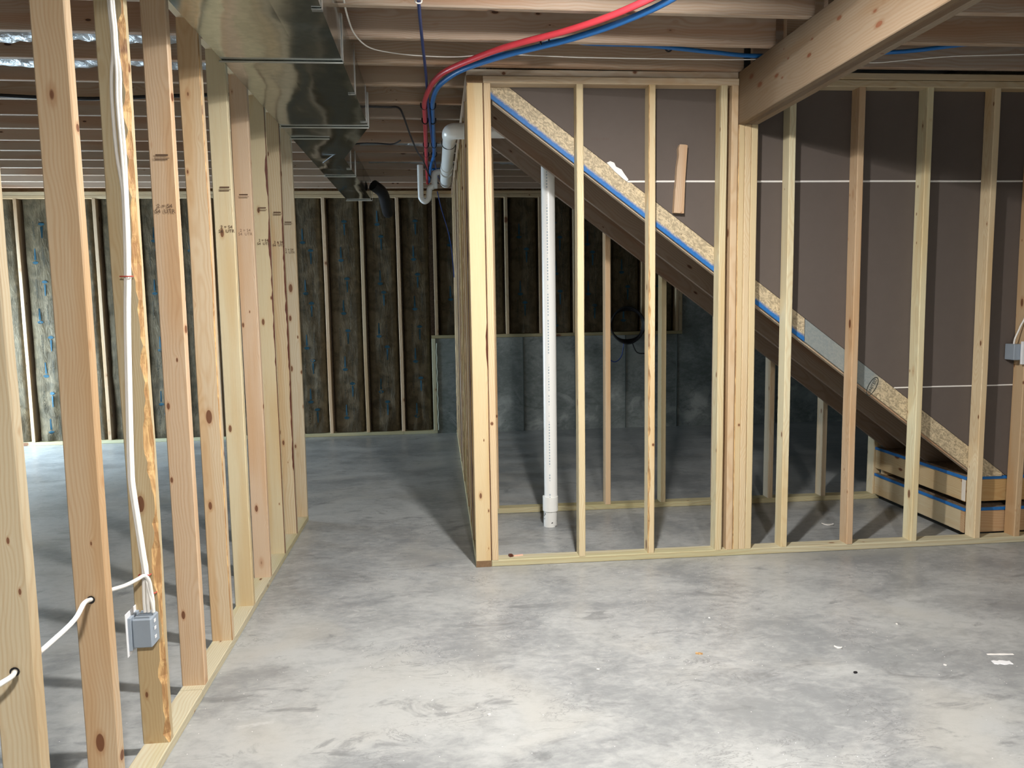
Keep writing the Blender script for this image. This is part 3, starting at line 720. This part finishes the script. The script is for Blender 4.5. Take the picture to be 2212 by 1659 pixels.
# ================================================================== PLUMBING
dp = empty('drain_pipe', (.718, 5.14, 0), 'white plastic drain pipe standing under the stairs and crossing to an elbow', 'drain pipe')
tube('pipe', [(.726, 5.14, .20), (.728, 5.14, 2.56)], .0445, MAT['pvcprint'], dp, n=24, sub=0)
tube('coupling', [(.722, 5.14, .108), (.722, 5.14, .205)], .052, MAT['pvc'], dp, n=24, sub=0)
tube('pipe_stub', [(.720, 5.14, -.01), (.722, 5.14, .115)], .0455, MAT['pvcstub'], dp, n=24, sub=0)
tube('elbow', [(.728, 5.14, 2.53), (.728, 5.14, 2.56), (.715, 5.14, 2.585), (.69, 5.14, 2.597), (.65, 5.14, 2.597)], .050, MAT['pvc'], dp, n=20)
tube('pipe', [(.68, 5.14, 2.597), (.18, 5.14, 2.597)], .0435, MAT['pvc'], dp, n=20, sub=0)
tube('elbow', [(.20, 5.14, 2.597), (.15, 5.14, 2.597), (.118, 5.155, 2.597), (.104, 5.19, 2.592), (.103, 5.25, 2.588)], .050, MAT['pvc'], dp, n=24)
tube('pipe', [(.103, 5.22, 2.588), (.095, 6.50, 2.57)], .0435, MAT['pvcprint'], dp, n=20, sub=0)
tube('coupling', [(.097, 6.30, 2.573), (.096, 6.42, 2.571)], .050, MAT['pvc'], dp, n=20, sub=0)
tube('coupling', [(.096, 6.55, 2.57), (.094, 7.05, 2.56)], .048, MAT['pvc'], dp, n=20, sub=0)
tube('clamp', [(.052+.0, 5.45, 2.60), (.056, 5.45, 2.565), (.08, 5.45, 2.545), (.12, 5.45, 2.545), (.146, 5.45, 2.57)], .003, MAT['black'], dp, n=6)
tr_ = empty('drain_trap', (-.08, 7.0, 2.4), 'small white drain trap hanging below the joists beside the water pipes', 'drain trap')
tube('trap_bend', [(-.125, 7.0, 2.70), (-.125, 7.0, 2.46), (-.120, 7.0, 2.415), (-.09, 7.0, 2.39), (-.058, 7.0, 2.415), (-.052, 7.0, 2.46), (-.045, 7.0, 2.50), (-.02, 7.0, 2.515), (-.004, 7.0, 2.53)], .0245, MAT['pvc'], tr_, n=14)
tube('trap_arm', [(-.004, 7.0, 2.50), (-.003, 7.0, 2.60), (.010, 7.0, 2.632), (.05, 7.0, 2.64), (.085, 7.0, 2.60)], .026, MAT['pvc'], tr_, n=14)
def pex(name, pts, r, mat, label, clamps, grp=None):
    e = empty(name, pts[0], label, 'water pipe', grp); tube('pipe', pts, r, mat, e, n=10, sub=8)
    for (x, y, z) in clamps:
        tube('pipe_clamp', [(x-.020, y, z+.022), (x-.018, y, z-.004), (x, y, z-.017), (x+.018, y, z-.004), (x+.020, y, z+.022)], .0045, MAT['black'], e, n=6)
    return e
pex('water_pipe', [(-.075, 8.3, 2.735), (-.065, 6.65, 2.735), (-.056, 5.55, 2.74), (-.054, 5.1, 2.735), (-.045, 4.85, 2.72), (-.022, 4.63, 2.715), (.015, 4.42, 2.715), (.087, 4.22, 2.715), (.284, 3.93, 2.715), (.42, 3.78, 2.715), (.613, 3.60, 2.715), (.80, 3.36, 2.715), (.95, 3.06, 2.72), (1.05, 2.6, 2.74), (1.08, 1.5, 2.74)],
    .0148, MAT['red'], 'red plastic water pipe curving across the ceiling beside the blue ones', [(-.056, 5.11, 2.74), (-.056, 5.52, 2.74), (-.062, 6.35, 2.74), (-.066, 6.75, 2.74), (-.07, 7.4, 2.74)])
for (x, y) in ((.19, 4.06), (.45, 3.76)):
    pass
pex('water_pipe', [(-.06, 8.2, 2.735), (-.03, 7.2, 2.735), (.0, 6.65, 2.735), (-.004, 5.55, 2.74), (-.004, 5.1, 2.735), (0, 4.9, 2.72), (.016, 4.65, 2.712), (.053, 4.45, 2.710), (.158, 4.20, 2.710), (.354, 3.96, 2.710), (.497, 3.83, 2.710), (.65, 3.69, 2.710), (.83, 3.46, 2.710), (.985, 3.16, 2.715), (1.09, 2.7, 2.74), (1.12, 1.5, 2.74)],
    .0145, MAT['bluepex'], 'blue plastic water pipe running directly alongside the red one', [(-.004, 5.11, 2.74), (-.004, 5.52, 2.74), (.0, 6.35, 2.74), (.0, 6.75, 2.74), (.25, 4.09, 2.72), (.53, 3.80, 2.72)])
pex('water_pipe', [(.25, 4.10, 2.735), (.45, 3.97, 2.74), (.62, 3.90, 2.765), (.80, 4.05, 2.80), (1.1, 4.10, 2.81), (1.45, 4.14, 2.795), (1.70, 4.16, 2.785), (2.1, 4.15, 2.795), (2.5, 4.10, 2.80), (2.9, 4.04, 2.83), (3.5, 4.05, 2.84)],
    .011, MAT['bluepex'], 'blue water pipe branching off and dipping behind the beam', [(1.22, 4.12, 2.805)])
pex('water_pipe', [(-.02, 7.4, 2.73), (.06, 7.45, 2.74), (.16, 7.4, 2.74)], .011, MAT['bluepex'], 'short blue water pipe stub reaching right above the drain trap', [])
# ================================================================== CABLES
def cable(pts, r, mat, label, grp=None, flat=1., sub=6, n=8):
    o = tube('cable', pts, r, mat, None, n=n, sub=sub, flat=flat); return tag(o, label, 'cable', grp)
cable([(-.05, 2.6, 2.75), (-.048, 3.353, 2.742), (-.043, 3.868, 2.748), (-.034, 4.35, 2.735), (-.028, 5.107, 2.725), (-.014, 6.1, 2.735), (0, 6.86, 2.74), (.026, 7.7, 2.735), (.06, 8.3, 2.76)], .0075, MAT['darkblue'], 'dark blue cable running straight back under the joists', flat=1.)
o = tube('cable_clip', [(-.062, 3.36, 2.75), (-.058, 3.36, 2.732), (-.038, 3.36, 2.732), (-.034, 3.36, 2.75)], .003, MAT['white'], None, n=6); tag(o, 'small white clip holding the dark blue cable to the nearest joist', 'clip')
cable([(-.33, 3.0, 2.78), (-.356, 3.424, 2.772), (-.362, 3.666, 2.765), (-.350, 3.85, 2.758), (-.297, 4.02, 2.755), (-.168, 4.12, 2.76), (-.03, 4.155, 2.76), (.135, 4.16, 2.76), (.344, 4.12, 2.763), (.753, 4.143, 2.76), (1.317, 4.15, 2.76), (1.621, 4.162, 2.765), (1.9, 4.19, 2.78), (2.337, 4.206, 2.77), (2.529, 4.132, 2.765), (2.751, 4.075, 2.77), (3.112, 4.028, 2.77), (3.8, 3.95, 2.775)], .0042, MAT['white'], 'thin white electrical cable sagging from the duct across to the beam and beyond', flat=.6)
cable([(-.40, 5.10, 2.735), (-.28, 5.11, 2.735), (-.215, 5.125, 2.735), (-.19, 5.25, 2.71), (-.165, 5.7, 2.69), (-.13, 6.2, 2.67), (-.09, 6.7, 2.68), (-.04, 7.0, 2.60), (.03, 7.1, 2.56)], .0065, MAT['black'], 'black cable leaving the duct side and curving back towards the trap')
cable([(-.80, 5.9, 2.53), (-.70, 5.75, 2.56), (-.55, 5.6, 2.60), (-.40, 5.5, 2.59), (-.28, 5.45, 2.575), (-.22, 5.4, 2.59)], .005, MAT['black'], 'black cable end sticking out from under the narrow duct')
cable([(.02, 7.2, 2.50), (.06, 7.6, 2.38), (.12, 8.0, 2.22), (.16, 8.4, 2.05), (.19, 8.9, 1.75)], .005, MAT['darkblue'], 'dark blue cable drooping diagonally from the trap to the side partition')
cable([(-3.6, 5.02, 2.79), (-2.9, 4.98, 2.77), (-2.1, 5.0, 2.745), (-1.6, 4.95, 2.75), (-1.1, 4.9, 2.755)], .011, MAT['black'], 'black cable sagging under the joists of the left room')
# cables down the waned stud to the box
CL = [(2.456, -.975), (2.374, -.972), (2.306, -.972), (2.237, -.971), (2.15, -.975), (2.0, -.972), (1.88, -.971), (1.74, -.974), (1.61, -.980), (1.465, -.990), (1.166, -1.003), (1.0, -1.009), (.937, -1.009), (.812, -.999), (.70, -.990), (.655, -.986)]
cg = 'white cables stapled down the third stud'
for j, (dx, dy, lab) in enumerate(((-.006, 0, 'left'), (.006, 0, 'right'))):
    pts = [(-.975+dx, 2.618, 2.68)]+[(x+dx+(0 if not (1.9 < z < 2.3) else (-.010 if j == 0 else .003)), 2.618, z) for z, x in CL]+[((-.985+dx), 2.606, .56), (-.982+dx, 2.600, .515)]
    cable(pts, .0056, MAT['white'], '%s one of two white cables running down the bark-edged stud to the grey box' % ('left' if j == 0 else 'right'), cg, sub=4)
pts = [(-.972, 2.612, 2.68)]+[(x+.002, 2.609, z) for z, x in CL]+[(-.972, 2.600, .59), (-.964, 2.597, .55), (-.962, 2.600, .515)]
cable(pts, .0050, MAT['white'], 'third white cable lying over the other two on the bark-edged stud', cg, sub=4)
cable([(-1.02, 1.40, .74), (-.955, 1.70, .720), (-.988, 1.823, .691), (-.98, 1.86, .694), (-.945, 1.90, .722), (-.933, 2.0, .736), (-.96, 2.12, .735), (-.990, 2.23, .704), (-.985, 2.29, .700), (-.976, 2.42, .672), (-.977, 2.52, .655), (-.974, 2.575, .648), (-.966, 2.592, .625), (-.964, 2.600, .585), (-.961, 2.60, .55), (-.962, 2.600, .515)], .0062, MAT['white'], 'white cable threaded through holes in the two nearest studs into the grey box', sub=5)
def staple(x, y, z, w):
    o = tube('cable_staple', [(x-w, y+.012, z), (x-w, y, z), (x+w, y, z), (x+w, y+.012, z)], .0022, MAT['redstaple'], None, n=6, sub=0); return o
for (x, z, w, lab) in ((-.980, 1.615, .018, 'red staple over the cables at mid height of the bark-edged stud'), (-.985, .640, .018, 'red staple over the cables just above the grey box'), (-.964, .578, .011, 'lower red staple beside the grey box')):
    tag(staple(x, 2.604, z, w), lab, 'staple')
eb = empty('electrical_box', (-.99, 2.60, .45), 'grey plastic outlet box nailed to the bark-edged stud, cables entering its top', 'electrical box')
bm = bmesh.new(); bbox(bm, -1.020, -.958, 2.565, 2.634, .408, .506, .004); prim('box_body', bm, MAT['greybox'], eb)
for o_ in [c_ for c_ in eb.children]: pass
box('box_lip', -1.030, -1.020, 2.560, 2.636, .402, .512, MAT['greybox'], eb, .001)
box('box_flange', -1.0335, -1.030, 2.548, 2.648, .385, .530, MAT['whitebox'], eb, .001)
for z in (.43, .46, .485): box('box_rib', -.957, -.9555, 2.585, 2.60, z, z+.010, MAT['whitebox'], eb)
for y in (2.575, 2.60, 2.625): box('box_clamp', -1.01, -.965, y-.004, y+.004, .506, .512, MAT['greybox'], eb)
# black discs paint the shade inside drilled holes on the first studs
for (x, y, z, k) in ((-.990, 2.2297, .704, -2), (-.988, 1.8237, .691, -3)):
    tube('hole_shade', [(x, y-.0045, z), (x, y-.0025, z)], .011, MAT['black'], LSTUD[k], n=14, sub=0)
e2 = empty('electrical_box', (3.44, 4.37, 1.17), 'grey outlet box on the last stud at the right edge of the picture', 'electrical box')
box('box_body', 3.412, 3.4745, 4.372, 4.45, 1.12, 1.215, MAT['greybox'], e2, .003)
box('box_flange', 3.448, 3.52, 4.352, 4.368, 1.095, 1.232, MAT['whitebox'], e2, .002)
cable([(3.43, 4.40, 1.21), (3.432, 4.395, 1.25), (3.45, 4.38, 1.32), (3.47, 4.36, 1.42), (3.475, 4.36, 1.7), (3.48, 4.36, 2.68)], .005, MAT['white'], 'white cable rising from the outlet box at the right edge')
# coil of cable on the far wall
cc = empty('cable_coil', (2.19, 8.99, 1.22), 'coil of dark cable hanging on the far wall under the stairs', 'cable coil')
for i in range(4):
    R_ = .185+.006*i
    tube('cable_loop', [(2.19+R_*math.cos(a), 9.015-.014*i, 1.215+R_*math.sin(a)+.01*math.sin(3*a+i)) for a in [2*math.pi*j/24 for j in range(25)]], .011, MAT['black'], cc, n=7, sub=2)
tube('cable_tail', [(2.15, 8.99, 1.03), (2.12, 8.99, .86), (2.04, 8.99, .79), (1.95, 8.99, .84)], .006, MAT['darkblue'], cc, n=6)
tube('cable_tail', [(2.24, 8.99, 1.03), (2.30, 8.99, .90), (2.40, 8.99, .88)], .006, MAT['black'], cc, n=6)
# ================================================================== LIGHT FIXTURES
for i, (loc, p, c, s, q) in enumerate(LAMPS):
    lab = ['round led ceiling lamp lighting the stair wall, just above the frame', 'round led ceiling lamp behind the viewer'][i]
    e = empty('ceiling_lamp', loc, lab, 'lamp')
    tube('lamp_housing', [(loc[0], loc[1], loc[2]+.006), (loc[0], loc[1], loc[2]+.05)], s+.02, MAT['fixture'], e, n=24, sub=0)
    tube('lamp_diffuser', [(loc[0], loc[1], loc[2]+.003), (loc[0], loc[1], loc[2]+.0055)], s+.005, MAT['led'], e, n=24, sub=0)
# ================================================================== DEBRIS
def chip(name, x, y, L, w, h, rot, mat, label, cat, z=0., curl=.0):
    V = []; n = 6
    for i in range(n+1):
        u = i/n-.5; ww = w/2*(1-1.2*abs(u)**2)*(1+.25*math.sin(i*2.3)); c = curl*(u*u*4)
        V += [(u*L, -ww, c), (u*L, ww, c+.001), (u*L, ww*.9, c+h), (u*L, -ww*.9, c+h)]
    F = []
    for i in range(n):
        a = i*4
        for k in range(4): F.append((a+k, a+(k+1) % 4, a+4+(k+1) % 4, a+4+k))
    F += [(3, 2, 1, 0), (n*4, n*4+1, n*4+2, n*4+3)]
    o = mesh(name, V, F, mat); o.location = (x, y, z); o.rotation_euler = (0, 0, rot)
    return tag(o, label, cat)
chip('paper_scrap', 2.55, 4.89, .075, .022, .003, -.35, MAT['mud'], 'white scrap on the floor under the stairs', 'scrap', curl=.008)
chip('paper_scrap', 2.285, 2.905, .075, .036, .002, -.15, MAT['whitebox'], 'flat white scrap on the floor at far right, lower of two', 'scrap')
chip('paper_scrap', 2.33, 2.975, .11, .012, .002, -.12, MAT['mud'], 'thin white sliver on the floor at far right, upper of two', 'scrap')
chip('wood_chip', 1.078, 3.14, .030, .014, .004, -.3, MAT['bark'], 'small tan wood chip on the open floor in the middle', 'chip')
chip('paper_scrap', 1.69, 3.12, .032, .010, .004, -.6, MAT['mud'], 'tiny curled white scrap on the floor right of the tan chip', 'scrap', curl=.004)
chip('dark_pebble', 1.644, 2.893, .014, .010, .006, .2, MAT['black'], 'tiny dark crumb on the open floor at right', 'crumb')
chip('wood_chip', .43, 4.43, .055, .010, .006, .2, MAT['wood'], 'pale splinter lying on the front bottom plate near the corner', 'chip', z=.0382).color = (.8, .5, .4, 1)
o = chip('bark_crumb', .385, 4.425, .022, .030, .012, .4, MAT['darkbark'], 'dark bark crumb on the front bottom plate near the corner', 'crumb', z=.0382)
for (x, y, w_) in ((2.04, 2.91, 'just left of the two white scraps at far right'), (2.08, 3.32, 'at right, farther back than the two white scraps'), (.62, 3.05, 'left of the tan wood chip'), (1.25, 3.5, 'in front of the stair wall, behind the tan wood chip'), (.15, 2.75, 'on the open floor nearest the left partition')):
    chip('plaster_crumb', x, y, .012, .008, .004, random.random()*3, MAT['mud'], 'tiny white plaster crumb '+w_, 'crumb')['group'] = 'plaster crumbs on the floor'
